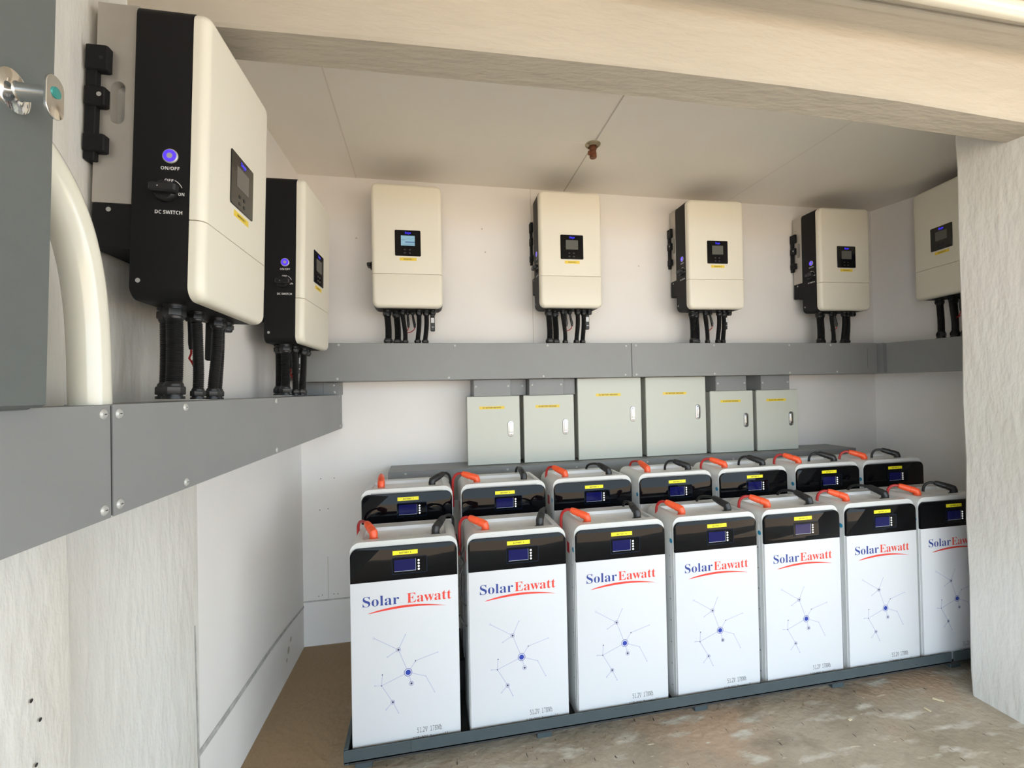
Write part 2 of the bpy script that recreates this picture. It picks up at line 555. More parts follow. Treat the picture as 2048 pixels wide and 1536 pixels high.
# ------------------------------------------------------------------ cable trunking
def screw_at(parent, p, n, k=1.0):
    """small domed screw on a face whose outward normal is n"""
    mb = MB()
    mb.lathe([(0.0075, -0.001), (0.0075, 0.001), (0.005, 0.003), (0.0015, 0.0035)], 'screw', 12)
    mb.box((-0.0022, -0.0006, 0.0032), (0.0022, 0.0006, 0.0037), 'hole')
    o = mb.build('screw', parent, loc=p)
    o.rotation_euler = Vector(n).to_track_quat('Z', 'Y').to_euler()
    o.scale = (k, k, k)
    return o


TB0, TB1, TD = 1.6746, 1.9014, 0.288
def trunk(name, label, x0, x1, screws, grp):
    mb = MB()
    mb.bbox((x0, -TD, TB0), (x1, -0.001, TB1), 'trunk', 0.002)
    o = mb.build(name)
    tag(o, label, 'cable trunking', grp)
    lid = MB()
    lid.bbox((x0 + .001, -TD - 0.0025, TB0 + .001), (x1 - .001, -TD + .002, TB1 - .001), 'trunk', 0.0012)
    lid.build('lid', o)
    for x, z in screws:
        screw_at(o, (x, -TD - .0025, z), (0, -1, 0))
    return o

trunk('cable_trunking', 'grey wall trunking on the back wall, section left of its upright seam', 0.05, 2.1375,
      [(0.29, 1.89), (0.28, 1.69), (0.97, 1.885), (0.93, 1.688), (1.56, 1.885), (1.53, 1.688), (2.1, 1.882), (2.09, 1.69)], 'trunking around the niche')
right_trunk = trunk('cable_trunking', 'grey wall trunking on the back wall, section right of its upright seam', 2.1395, 4.106,
      [(2.17, 1.885), (2.17, 1.69), (2.75, 1.885), (2.75, 1.688), (3.35, 1.885), (3.35, 1.688), (3.7, 1.885), (3.75, 1.69)], 'trunking around the niche')

mb = MB()
mb.box((4.02, -TD - .0030, 1.715), (4.0215, -TD - .0024, 1.86), 'trunk_dark')
mb.build('slit', right_trunk)
# right wall trunking follows the skewed wall
mb = MB()
t = Vector((WR * -1, 1, 0)).normalized(); n = Vector((-t.y, t.x, 0))
def rw(s, d, z):           # s along wall from the back corner towards the viewer, d off the wall
    p = Vector((4.425, 0, 0)) - t * s + n * d
    return (p.x, p.y, z)
q = [rw(-0.0, 0.004, 0), rw(1.15, 0.004, 0), rw(1.15, 0.262, 0), rw(0.235, 0.262, 0), rw(0.235, 0.312, 0), rw(0.0, 0.312, 0)]
ring0 = [(a, b if b < -0.002 else -0.002, TB0) for a, b, _ in q]
ring1 = [(a, b if b < -0.002 else -0.002, TB1) for a, b, _ in q]
mb.loft([ring0, ring1], 'trunk')
o = mb.build('cable_trunking')
tag(o, 'dark shaded grey trunking along the right wall, ending behind the pillar', 'cable trunking', 'trunking around the niche')
mb = MB()
mb.box((4.158, -TD - .0035, TB0), (4.163, -TD - .0005, TB1), 'trunk')
mb.build('corner_joint', o)

# left wall trunking, lower than the rest
ZL0, ZL1, DL = 1.382, 1.594, 0.25
def ltrunk(label, y0, y1, screws):
    mb = MB()
    r0 = [(.037, y0, 0), (lx(y0) + DL, y0, 0), (lx(y1) + DL, y1, 0), (.037 if y1 < -1.9 else lx(y1) + .002, y1, 0)] + ([(lx(-1.92) + .002, -1.92, 0), (.037, -1.94, 0)] if y1 > -1.9 else [])
    mb.loft([[(a, b, ZL0) for a, b, _ in r0], [(a, b, ZL1) for a, b, _ in r0]], 'trunk')
    if y0 > YS:
        mb.box((lx(y0) + .05, y0 - .0025, ZL0 + .001), (lx(y0) + DL + .001, y0, ZL1 - .001), 'trunk_dark')
    o = mb.build('cable_trunking')
    tag(o, label, 'cable trunking', 'trunking around the niche')
    lid = MB()
    q0 = [(lx(y0) + DL, y0 + .0015), (lx(y0) + DL + .0025, y0 + .0015), (lx(y1) + DL + .0025, y1 - .0015), (lx(y1) + DL, y1 - .0015)]
    lid.loft([[(a, b, ZL0 - .002) for a, b in q0], [(a, b, ZL1 + .001) for a, b in q0]], 'trunk')
    lid.build('lid', o)
    for y, z in screws:
        screw_at(o, (lx(y) + DL + .0025, y, z), (1, -WL, 0), 1.35)
    return o
YS = -2.085
YS = YS
ltrunk('wide grey trunking under the grey cabinet at the left edge', -3.2, YS - .002, [(YS - .022, 1.578), (YS - .022, 1.398)])
ltrunk('long grey trunking on the left wall under two inverters', YS + .002, -0.012, [(YS + .02, 1.577), (YS + .02, 1.4), (-1.83, 1.581), (-1.83, 1.396), (-1.2, 1.582), (-1.2, 1.394), (-0.1, 1.586), (-0.08, 1.398), (-0.022, 1.40)])

# short connecting ducts
def duct(label, x0, x1, y0, z0, z1, screws, lidw=None):
    mb = MB()
    mb.bbox((x0, y0, z0), (x1, -0.001, z1), 'trunk', 0.0015)
    o = mb.build('trunking_drop')
    tag(o, label, 'cable duct', 'short ducts between trunking and boxes')
    lid = MB()
    a, b = lidw or (x0 + .002, x1 - .002)
    lid.bbox((a, y0 - .0025, z0 + .001), (b, y0 + .001, z1 - .001), 'trunk', 0.001)
    lid.build('lid', o)
    for x, z in screws:
        screw_at(o, (x, y0 - .0025, z), (0, -1, 0))
    return o
duct('short grey duct joining the back trunking to the lower left trunking', 0.012, 0.262, -0.16, ZL1 + .001, TB0 - .001, [(0.235, 1.655), (0.24, 1.612)], (0.175, 0.26))
duct('short duct above the leftmost small breaker box', 1.09, 1.333, -0.2, 1.567, TB0 - .001, [(1.105, 1.63), (1.315, 1.632)])
duct('short duct above the second small breaker box', 1.455, 1.692, -0.2, 1.567, TB0 - .001, [(1.475, 1.635), (1.672, 1.635)])
duct('short duct above the small breaker box right of the two tall ones', 2.82, 3.065, -0.2, 1.567, TB0 - .001, [(2.835, 1.62), (3.05, 1.622)])
duct('short duct above the rightmost small breaker box', 3.187, 3.425, -0.2, 1.567, TB0 - .001, [(3.2, 1.62), (3.41, 1.622)])
duct('narrow recessed duct between the two leftmost boxes', 1.336, 1.452, -0.125, 1.567, TB0 - .001, [(1.425, 1.63)])
duct('recessed duct beside the left tall breaker box', 1.696, 1.786, -0.15, 1.567, TB0 - .001, [])

# lower duct behind the rear battery row
mb = MB()
mb.bbox((0.557, -0.26, 0.93), (3.93, -0.001, 1.121), 'trunk', 0.002)
o = mb.build('cable_trunking')
tag(o, 'low grey duct under the breaker boxes behind the rear batteries', 'cable trunking', 'trunking around the niche')
for x, z in ((0.66, 1.105), (1.29, 1.10), (1.75, 1.09), (2.25, 1.10), (2.9, 1.09), (3.86, 1.10)):
    screw_at(o, (x, -0.2602, z), (0, -1, 0))

# ------------------------------------------------------------------ breaker boxes
def breaker_box(label, x0, w, ztop, text, grp):
    z0 = 1.123; h = ztop - z0; D = 0.18
    root = empty('breaker_box', (x0, 0, z0))
    tag(root, label, 'breaker box', grp)
    mb = MB()
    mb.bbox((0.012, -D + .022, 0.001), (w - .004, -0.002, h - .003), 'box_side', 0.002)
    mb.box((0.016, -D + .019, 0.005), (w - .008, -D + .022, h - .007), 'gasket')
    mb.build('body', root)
    mb = MB()
    mb.bbox((0, -D, 0), (w, -D + .018, h), 'box_paint', 0.003)
    d = mb.build('door', root)
    mb = MB()
    hx, hz = w - .062 * (1 if w < .4 else 1.05), h * (0.515 if w < .4 else 0.545)
    slab(mb, hx - .019, hx + .019, hz - .052, hz + .052, -D, -D - .005, (.018,) * 4, 'steel', 0.002)
    lt = mb.build('latch', d)
    mb = MB()
    slab(mb, hx - .010, hx + .010, hz - .028, hz + .040, -D - .005, -D - .012, (.009,) * 4, 'chrome', 0.003)
    mb.lathe([(.009, 0), (.009, .004), (.003, .005)], 'chrome', 14, Matrix.Translation((hx, -D - .005, hz - .032)) @ Matrix.Rotation(pi / 2, 4, 'X'))
    mb.build('lever', lt)
    mb = MB()
    lw = 0.165 if w < .4 else 0.18
    xa = w * 0.5 - lw * 0.56; za = h * (0.81 if w < .4 else 0.775)
    mb.box((xa, -D - .0006, za), (xa + lw, -D, za + .018), 'sticker')
    put_text(mb, text, xa + .022, za + .0052, lw - .044, 'print_black', -D - .001)
    mb.build('label_sticker', root)
    return root
G = 'breaker boxes over the low duct'
breaker_box('small pale breaker box at the left end of the row of boxes', 1.047, .346, 1.567, 'DC BATTERY BREAKER', G)
breaker_box('second small breaker box, touching the left tall breaker box', 1.42, .346, 1.567, 'DC BATTERY BREAKER', G)
breaker_box('left one of the two tall pale breaker boxes', 1.794, .461, 1.673, 'DC BATTERY BREAKER', G)
breaker_box('right one of the two tall pale breaker boxes', 2.29, .461, 1.673, 'DC BATTERY BREAKER', G)
breaker_box('small breaker box directly right of the two tall ones', 2.787, .346, 1.567, 'DC BATTERY BREAKER', G)
breaker_box('small pale breaker box at the right end of the row of boxes', 3.164, .346, 1.567, 'DC BATTERY BREAKER', G)

# ------------------------------------------------------------------ inverter
IW, IH = 0.42, 0.757
DB, DW, DF = 0.11, 0.245, 0.281


def hex_gland(mb, x, y, z, r, key='black_plastic', down=True):
    s = -1 if down else 1
    T = Matrix.Translation((x, y, z)) @ (Matrix.Rotation(pi, 4, 'X') if down else Matrix.Identity(4))
    mb.lathe([(r * 1.12, 0), (r * 1.12, r * .28), (r * .9, r * .3), (r * .9, r * .45)], key, 18, T)
    mb.lathe([(r * 1.08, r * .45), (r * 1.14, r * .55), (r * 1.14, r * 1.2), (r * 1.05, r * 1.32)], key, 6, T)
    mb.lathe([(r * .98, r * 1.3), (r * .95, r * 1.55), (r * .75, r * 1.8)], key, 18, T)


def make_inverter():
    root = empty('inverter', (0, 0, 0))
    # black housing
    mb = MB()
    slab(mb, 0, IW, 0.0, IH, -DB, -DW + .002, (.035, .035, .03, .03), 'inv_black', 0.0)
    mb.box((0.03, -DW - .004, 0.004), (IW - .03, -DW + .01, IH - .01), 'inv_black')
    mb.disc((-0.0006, -DB - .02, 0.045), 0.006, 'screw', ax='x', n=10)
    house = mb.build('housing', root)
    # cover halves
    mb = MB()
    slab(mb, 0, IW, 0.205, IH, -DW, -DF, (.0, .0, .034, .034), 'inv_white', 0.022, (1, 1, 0, 1), 8, 5)
    mb.build('front_cover', root)
    mb = MB()
    slab(mb, 0, IW, 0.0, 0.2025, -DW, -DF, (.036, .036, .0, .0), 'inv_white', 0.022, (1, 1, 1, 0), 8, 5)
    mb.build('lower_cover', root)
    # silver heat sink casing with a grip slot sunk into its left side
    mb = MB()
    x0, x1, ya, yb, z0, z1 = 0.010, IW - 0.010, -0.014, -DB, 0.24, IH - .004
    mb.add([(x0, ya, z0), (x1, ya, z0), (x1, yb, z0), (x0, yb, z0), (x0, ya, z1), (x1, ya, z1), (x1, yb, z1), (x0, yb, z1)],
           [(0, 1, 2, 3), (7, 6, 5, 4), (1, 5, 6, 2), (2, 6, 7, 3), (0, 4, 5, 1)], 'silver')
    yc, zc, hw, hh = -0.066, 0.497, 0.0165, 0.055
    out = []
    nn = 12
    for i in range(nn + 1):
        a = pi * i / nn; out.append((hw * cos(a), hh - hw + hw * sin(a)))
    for i in range(nn + 1):
        a = pi + pi * i / nn; out.append((hw * cos(a), -(hh - hw) + hw * sin(a)))
    def onrect(u, w):
        ua, ub, wa, wb = ya - yc, yb - yc, z1 - zc, z0 - zc
        s = 1e9
        if u > 1e-9: s = min(s, ua / u)
        if u < -1e-9: s = min(s, ub / u)
        if w > 1e-9: s = min(s, wa / w)
        if w < -1e-9: s = min(s, wb / w)
        return (u * s, w * s)
    pts = list(out)
    ring_o = [onrect(*p) for p in pts]
    # snap the nearest ring points onto the four corners
    for cxx, cz in ((ya - yc, z1 - zc), (ya - yc, z0 - zc), (yb - yc, z1 - zc), (yb - yc, z0 - zc)):
        k = min(range(len(ring_o)), key=lambda i: (ring_o[i][0] - cxx) ** 2 + (ring_o[i][1] - cz) ** 2)
        ring_o[k] = (cxx, cz)
    n = len(pts)
    V = [(x0, yc + u, zc + w) for u, w in ring_o] + [(x0, yc + u, zc + w) for u, w in pts] + [(x0 + .022, yc + u * .92, zc + w * .97) for u, w in pts]
    F = [(i, (i + 1) % n, n + (i + 1) % n, n + i) for i in range(n)] + [(n + i, n + (i + 1) % n, 2 * n + (i + 1) % n, 2 * n + i) for i in range(n)]
    mb.add(V, F, 'silver')
    mb.add(V[2 * n:], [tuple(range(n))], 'slot')
    mb.build('heat_sink', root)
    mb = MB()
    mb.bbox((0.006, -DB, 0.125), (IW - .006, -0.016, 0.239), 'inv_black', 0.003)
    mb.disc((0.0054, -0.055, 0.222), 0.006, 'screw', ax='x', n=10)
    mb.build('fan_shroud', root)
    # wall bracket
    mb = MB()
    mb.bbox((-0.006, -0.026, 0.34), (IW + .006, -0.001, 0.63), 'inv_black', 0.002)
    for za, zb_, yy_ in ((0.565, 0.63, -0.052), (0.475, 0.525, -0.048), (0.36, 0.405, -0.05)):
        mb.bbox((-0.010, yy_, za), (0.012, -0.001, zb_), 'inv_black', 0.003)
    mb.disc((-0.0106, -0.036, 0.503), 0.006, 'screw', ax='x', n=8)
    mb.disc((-0.0106, -0.038, 0.596), 0.005, 'hole', ax='x', n=8)
    mb.build('wall_bracket', root)
    # display
    mb = MB()
    slab(mb, 0.138, 0.291, 0.313, 0.471, -DF + .001, -DF - .003, (.006,) * 4, 'glass_black', 0.001, n=3, bn=1)
    disp = mb.build('display_panel', root)
    mb = MB()
    mb.box((0.174, -DF - .0036, 0.376), (0.256, -DF - .003, 0.437), 'lcd_off')
    mb.build('screen', disp)
    mb = MB()
    put_text(mb, 'Deye', 0.199, 0.4475, 0.034, 'blue_led', -DF - .0038, height=0.013)
    mb.build('logo', disp)
    for bx, bz in ((0.196, 0.352), (0.226, 0.352), (0.196, 0.331), (0.226, 0.331)):
        mb = MB()
        slab(mb, bx - .006, bx + .006, bz - .0045, bz + .0045, -DF - .003, -DF - .0042, (.002,) * 4, 'button', 0.0, n=2)
        mb.build('button', disp)
    # left side controls
    mb = MB()
    T = Matrix.Translation((0.0, -0.198, 0.364)) @ Matrix.Rotation(-pi / 2, 4, 'Y')
    mb.lathe([(.0185, 0), (.0185, .003), (.016, .0045)], 'screw', 28, T)
    mb.lathe([(.0155, .004), (.0155, .0052), (.007, .0054)], 'violet_led', 28, T, cap=False)
    mb.lathe([(.007, .004), (.007, .0056), (.001, .006)], 'screw', 20, T)
    mb.build('power_button', root)
    mb = MB()
    T = Matrix.Translation((0.0, -0.19, 0.272)) @ Matrix.Rotation(-pi / 2, 4, 'Y')
    mb.lathe([(.027, 0), (.027, .006), (.024, .014), (.022, .016)], 'black_plastic', 28, T)
    mb.bbox((-0.034, -0.202, 0.262), (-0.010, -0.140, 0.285), 'black_plastic', 0.004, Matrix.Translation((0, -0.025, 0)))
    mb.box((-0.0346, -0.189, 0.272), (-0.034, -0.1865, 0.2745), 'print_white')
    mb.build('rotary_switch', root)
    for s, xm, z, w, hh_, nm in (('ON/OFF', -0.198, 0.329, 0.044, 0.0085, 'button_lettering'), ('OFF', -0.196, 0.298, 0.021, 0.0078, 'switch_lettering'), ('ON', -0.2255, 0.264, 0.0145, 0.0078, 'switch_lettering'), ('DC SWITCH', -0.197, 0.216, 0.064, 0.0092, 'switch_lettering')):
        mb = MB()
        put_text(mb, s, xm + w / 2, z, w, 'print_white', -0.0008, hh_, face='side')
        mb.build(nm, root)
    mb = MB()
    arc = [(-0.0008, -0.190 - 0.040 * sin(a), 0.272 + 0.036 * cos(a)) for a in [radians(30 + 5 * i) for i in range(9)]]
    arc2 = [(-0.0008, -0.190 - 0.0385 * sin(a), 0.272 + 0.0345 * cos(a)) for a in [radians(30 + 5 * i) for i in range(9)]]
    mb.add(arc + arc2, [(i, i + 1, 10 + i, 9 + i) for i in range(8)], 'print_white')
    mb.build('switch_arc', root)
    # bottom: glands and conduits
    def gland(x, y, r, parent=root):
        g = MB(); hex_gland(g, x, y, 0.0, r); return g.build('cable_gland', parent)
    HL = 0.235
    def conduit(x, y, x2, y2, r):
        g = MB()
        n_ = int(HL / 0.0033)
        path = []; rad = []
        for i in range(n_ + 1):
            f = i / n_
            s = f * f * (3 - 2 * f)
            path.append((x + (x2 - x) * s + 0.004 * sin(f * pi), y + (y2 - y) * s, -0.03 - (HL - 0.05) * f))
            rad.append(r * (1.0 if i % 2 else 0.88))
        g.tube(path, rad, 'hose', n=14)
        c = g.build('conduit', root)
        g = MB(); hex_gland(g, x2, y2, -HL, r * 1.18, down=False)
        g.build('cable_gland', c)
        return c
    yg = -0.15
    for x, dy, r in ((0.078, -.025, .0235), (0.132, .02, .0235), (0.172, -.035, .0165), (0.202, 0, .013), (0.232, 0, .013), (0.272, -.045, .0195), (0.318, -.03, .0195), (0.357, -.035, .0175)):
        gland(x, yg + dy, r)
    conduit(0.078, yg - .025, 0.082, yg - .025, 0.0205)
    conduit(0.132, yg + .02, 0.136, yg + .02, 0.0205)
    conduit(0.172, yg - .035, 0.186, yg - .035, 0.0145)
    conduit(0.272, yg - .045, 0.262, yg - .04, 0.0155)
    conduit(0.318, yg - .03, 0.308, yg - .03, 0.0155)
    for x, dx in ((0.202, 0.004), (0.232, 0.012)):
        g = MB()
        g.tube([(x, yg, -.02), (x + dx * .5, yg - .004, -.06), (x + dx, yg - .004, -.085), (x + dx, yg - .004, -.105)], [.006, .0085, .009, .006], 'black_plastic', 10)
        c = g.build('solar_connector', root)
        g = MB()
        g.tube([(x + dx, yg - .004, -.103), (x + dx - .004, yg - .006, -.118), (x - .01, yg - .006, -.132), (0.188, yg - .015, -.142), (0.184, yg - .028, -.165)], .0028, 'red_wire', 8)
        g.build('red_wire', c)
    g = MB()
    g.bbox((0.343, yg + .004, -0.125), (0.371, yg + .026, -0.001), 'black_plastic', .004)
    d = g.build('data_stick', root)
    g = MB()
    g.box((0.347, yg + .0034, -0.072), (0.367, yg + .004, -0.040), 'white_label')
    for k in range(3):
        g.box((0.3505 + k * .006, yg + .0034, -0.1), (0.3535 + k * .006, yg + .004, -0.097), 'dot')
    g.build('label', d)
    return root


inv0 = make_inverter()


def inverter_sticker(root, text):
    mb = MB()
    mb.box((0.165, -DF - .0006, 0.285), (0.265, -DF, 0.303), 'sticker')
    put_text(mb, text, 0.188, 0.2905, 0.054, 'print_black', -DF - .001)
    mb.build('label_sticker', root)


def place_inverter(i, loc, rot, label, text, drop):
    if i == 0:
        tree = None; r = inv0
    else:
        tree = copy_tree(inv0); r = tree[inv0.name]
    r.location = loc; r.rotation_euler = rot
    tag(r, label, 'inverter', 'wall inverters')
    return r, drop


specs = [
    ((0.4835, -0.004, 2.116), (-0.006, 0, 0.0), 'inverter on the back wall at the left, its small screen lit pale blue', 'INVERTER 1', 1.9014),
    ((1.531, -0.002, 2.134), (0.008, 0, -0.028), 'inverter on the back wall next to the ceiling fitting, screen dark', 'INVERTER 2', 1.9014),
    ((2.590, -0.002, 2.139), (0.008, 0, -0.052), 'third inverter along the back wall from the left, screen dark', 'INVERTER 3', 1.9014),
    ((3.650, -0.002, 2.144), (0.006, 0, -0.046), 'inverter on the back wall nearest the right corner', 'INVERTER 4', 1.9014),
    ((4.527, -0.505, 2.180), (0.0, 0, -pi / 2 - 0.185), 'inverter on the right wall, half hidden by the pillar', 'INVERTER 5', 1.9014),
    ((-0.038, -0.858, 1.8465), (0.02, 0.01, pi / 2 - 0.07), 'smaller-looking inverter on the left wall, farther of the two there', 'INVERTER 6', 1.594),
    ((-0.056, -1.780, 1.862), (0.022, 0.022, pi / 2 - 0.036), 'large nearest inverter on the left wall beside the cream pipe', 'INVERTER 7', 1.594),
]
roots = [inv0] + [copy_tree(inv0)[inv0.name] for _ in specs[1:]]
# each glance at the photo shows the cover tilted towards the room by its rotation; out of the wall is local -y
for r, (loc, rot, label, text, ztr) in zip(roots, specs):
    r.location = loc
    r.rotation_euler = (rot[0], rot[1], rot[2])
    r.scale = (1, 1, 1.022 if text == 'INVERTER 7' else 1.012 if text == 'INVERTER 6' else 1)
    tag(r, label, 'inverter', 'wall inverters')
    inverter_sticker(r, text)
    k = (loc[2] - ztr - (.003 if ztr > 1.7 else .013)) / 0.235 / r.scale[2]
    for ch in kids(r):
        if ch.name.split('.')[0] == 'conduit':
            ch.scale = (1, 1, k)
# the first inverter's screen is on
for ch in kids(inv0):
    if ch.name.startswith('display_panel'):
        for s in kids(ch):
            if s.name.startswith('screen'):
                mb = MB()
                mb.box((0.174, -DF - .0036, 0.376), (0.256, -DF - .003, 0.437), 'lcd_on')
                mb.box((0.178, -DF - .004, 0.4095), (0.199, -DF - .0036, 0.4125), 'lcd_line')
                mb.box((0.199, -DF - .004, 0.394), (0.256, -DF - .0036, 0.401), 'lcd_line')
                mb.box((0.181, -DF - .004, 0.383), (0.25, -DF - .0036, 0.3845), 'lcd_line')
                for kk in range(4):
                    mb.box((0.204 + kk * .012, -DF - .004, 0.415 + .004 * (kk % 2)), (0.211 + kk * .012, -DF - .0036, 0.417 + .004 * (kk % 2)), 'lcd_line')
                o2 = mb.build('screen', ch)
                o2['label'] = 'lit pale blue screen'
                bpy.data.objects.remove(s)

# ------------------------------------------------------------------ battery cabinet
BW, BD, BH = 0.455, 0.268, 0.895      # width, depth, height
HP = BH - 0.168                        # lower edge of the black glass


def make_plug(name, key, cable_key, drop):
    mb = MB()
    mb.lathe([(.024, -.002), (.024, .004), (.018, .005), (.0175, .026)], key, 20)
    for a in (0.6, 2.2, 3.8, 5.3):
        mb.disc((.0215 * cos(a), .0215 * sin(a), .0046), .0026, 'hole', ax='z', n=8)
    el = radians(17)
    d = Vector((cos(el), 0, sin(el)))
    st = Vector((-0.004, 0, 0.031))
    path = [(0, 0, .012), (0, 0, .022)] + [tuple(st + d * t) for t in (0.008, .02, .036, .0365, .042, .0425, .058, .078, .090)]
    rad = [.0180, .0183, .0188, .0185, .0182, .0160, .0160, .0178, .0172, .0155, .012]
    mb.tube(path, rad, key, 18)
    p = mb.build(name)
    c = MB()
    e = st + d * .088
    h = e.z
    P = [e - d * .004, e + d * .006 + Vector((0, 0, -.001))]
    x = P[-1].x
    P += [Vector((x + .012 + drop * .4, 0, h - .001)), Vector((x + .024 + drop * .8, 0, h - .012)), Vector((x + .033 + drop, 0, h - .036)), Vector((x + .035 + drop, 0, h - .08)), Vector((x + .035 + drop, 0, h - .18))]
    # smooth the polyline
    Q = []
    for i in range(len(P) - 1):
        for k in range(5):
            t = k / 5
            p0 = P[max(i - 1, 0)]; p1 = P[i]; p2 = P[i + 1]; p3 = P[min(i + 2, len(P) - 1)]
            Q.append(0.5 * ((2 * p1) + (p2 - p0) * t + (2 * p0 - 5 * p1 + 4 * p2 - p3) * t * t + (3 * p1 - p0 - 3 * p2 + p3) * t ** 3))
    Q.append(P[-1])
    c.tube(Q, .0070, cable_key, 10)
    c.build('cable', p)
    return p


def make_battery():
    root = empty('battery_cabinet', (0, 0, 0))       # origin: front-left-bottom corner, depth towards +y
    # shell with a sunken terminal tray
    mb = MB()
    w, h, R = BW, BH, 0.044
    fy = 0.012
    e, ef, eb, dp = 0.048, 0.048, 0.052, 0.016
    mb.box((e, fy, 0.02), (w - e, BD, h - dp - .002), 'bat_shell')
    arc = [(R - R * cos(0.5 * pi * i / 8), h - R + R * sin(0.5 * pi * i / 8)) for i in range(9)]
    left = [(0, 0), (0, h - R)] + arc[1:] + [(e, h), (e, 0)]
    for sgn in (0, 1):
        pr = [((x if not sgn else w - x), z) for x, z in left]
        mb.loft([[(x, fy, z) for x, z in pr], [(x, BD, z) for x, z in pr]], 'bat_shell')
    mb.box((e, fy, h - dp - .01), (w - e, ef, h), 'bat_shell')
    mb.box((e, BD - eb, h - dp - .01), (w - e, BD, h), 'bat_shell')
    mb.box((0.004, fy, 0), (w - .004, BD - .004, 0.03), 'bat_shell')
    # flange seam and screws down the left and right edge
    for x in (-0.0012, w + .0002):
        mb.box((x, fy + .020, 0.03), (x + .001, fy + .0225, h - .075), 'white_label')
        for k in range(7):
            mb.disc((-0.0016 if x < 0 else w + .0016, fy + .032, 0.07 + k * .105), .0032, 'hole', ax='x', n=8)
    mb.build('shell', root)
    mb = MB()
    zt = h - dp
    mb.box((e, ef, zt - .003), (w - e, BD - eb, zt), 'bat_tray')
    mb.box((e, BD - eb - .002, zt), (w - e, BD - eb - .0003, h - .0005), 'bat_tray')
    mb.box((0.2, ef + .05, zt), (0.255, ef + .085, zt + .0004), 'white_label')
    mb.build('terminal_tray', root)
    # front: white panel and black glass
    mb = MB()
    slab(mb, 0.003, w - .003, 0.0, HP, fy, 0.0, (.002, .002, 0, 0), 'bat_white', 0.002, (1, 1, 1, 0), 2, 2)
    fp = mb.build('front_panel', root)
    mb = MB()
    slab(mb, 0.003, w - .003, HP + .0005, h - .024, fy, -0.0005, (0, 0, .034, .034), 'bat_glass', 0.0015, (1, 1, 0, 1), 8, 2)
    gl = mb.build('glass_panel', root)
    zg = HP + 0.024
    mb = MB()
    slab(mb, 0.174, 0.3225, zg, zg + .072, -.0005, -.0016, (.006,) * 4, 'bezel', 0.0, n=2)
    slab(mb, 0.1765, 0.320, zg + .0025, zg + .0695, -.0016, -.002, (.005,) * 4, 'bat_glass', 0.0, n=2)
    bz = mb.build('display_unit', gl)
    mb = MB()
    mb.box((0.184, -.0028, zg + .013), (0.274, -.002, zg + .062), 'bat_lcd')
    mb.box((0.184, -.0030, zg + .0118), (0.274, -.0022, zg + .0135), 'lcd_edge')
    mb.box((0.2735, -.0030, zg + .0118), (0.2746, -.0022, zg + .062), 'lcd_edge')
    mb.build('screen', bz)
    for k in range(4):
        mb = MB()
        mb.lathe([(.0047, 0), (.0042, .0015), (.001, .002)], 'dot', 14, Matrix.Translation((0.2865, -.0018, zg + .016 + k * .0125)) @ Matrix.Rotation(pi / 2, 4, 'X'))
        mb.build('indicator_light', bz)
    # printing on the white panel
    mb = MB()
    N = 28
    top = []; bot = []
    for i in range(N + 1):
        t_ = i / N
        x = 0.070 + 0.330 * t_
        zc_ = 0.6125 - 0.0165 * abs(2 * t_ - 1.04) ** 1.9
        th = 0.0085 * (sin(pi * t_ ** 0.8) ** 0.8 if 0 < t_ < 1 else 0)
        top.append((x, -.0007, zc_ + th * .55)); bot.append((x, -.0007, zc_ - th * .6))
    mb.add(top + bot, [(i, i + 1, N + 2 + i, N + 1 + i) for i in range(N)], 'logo_red')
    mb.build('logo_swoosh', fp)
    nodes = dict(main=(0.2345, 0.404), n2=(0.1955, 0.505), tl=(0.0945, 0.566), n2tr=(0.2255, 0.566), n2bl=(0.1495, 0.48), n3=(0.2665, 0.449), n3r=(0.3605, 0.474),
                 n4=(0.3085, 0.378), n4r=(0.3445, 0.306), n5=(0.2475, 0.355), n6=(0.1235, 0.362), n6l=(0.0965, 0.365), n6u=(0.1275, 0.408), n7=(0.1685, 0.287), n7l=(0.1405, 0.259), n7r=(0.1915, 0.238))
    dz = -0.075
    nodes = {k: (x, z + dz) for k, (x, z) in nodes.items()}
    mb = MB()
    for a, b in (('main', 'n2'), ('n2', 'tl'), ('n2', 'n2tr'), ('n2', 'n2bl'), ('main', 'n3'), ('n3', 'n3r'), ('main', 'n4'), ('n4', 'n4r'), ('main', 'n5'), ('main', 'n6'), ('n6', 'n6l'), ('n6', 'n6u'), ('n6', 'n7'), ('n7', 'n7l'), ('n7', 'n7r')):
        p0, p1 = Vector(nodes[a]), Vector(nodes[b])
        d = (p1 - p0).normalized(); nn = Vector((-d.y, d.x)) * 0.0011
        mb.add([(p0.x + nn.x, -.0005, p0.y + nn.y), (p0.x - nn.x, -.0005, p0.y - nn.y), (p1.x - nn.x, -.0005, p1.y - nn.y), (p1.x + nn.x, -.0005, p1.y + nn.y)], [(0, 1, 2, 3)], 'ink_line')
    def dot(k, r, key, ring=None):
        x, z = nodes[k]
        if ring:
            mb.disc((x, -.0008, z), ring, 'bat_white', n=20)
            mb.disc((x, -.0010, z), ring, 'ink_dot', n=24, r2=ring * .87)
        mb.disc((x, -.0012, z), r, key, n=20)
    dot('main', .0112, 'ink_dot', .0172)
    dot('n2', .0048, 'ink_dark', .0095); dot('n5', .0048, 'ink_dark', .0095); dot('n7', .0046, 'ink_dark', .0090)
    for k in ('n6', 'n6u', 'n3'): dot(k, .0026, 'ink_dark')
    for k in ('n2tr', 'n2bl', 'n4', 'n4r', 'n7l', 'n7r', 'n6l', 'n3r'): dot(k, .0026, 'ink_line')
    x, z = nodes['tl']; mb.disc((x, -.0006, z), .0050, 'ink_line', r2=.0040)
    mb.build('network_graphic', fp)
    mb = MB()
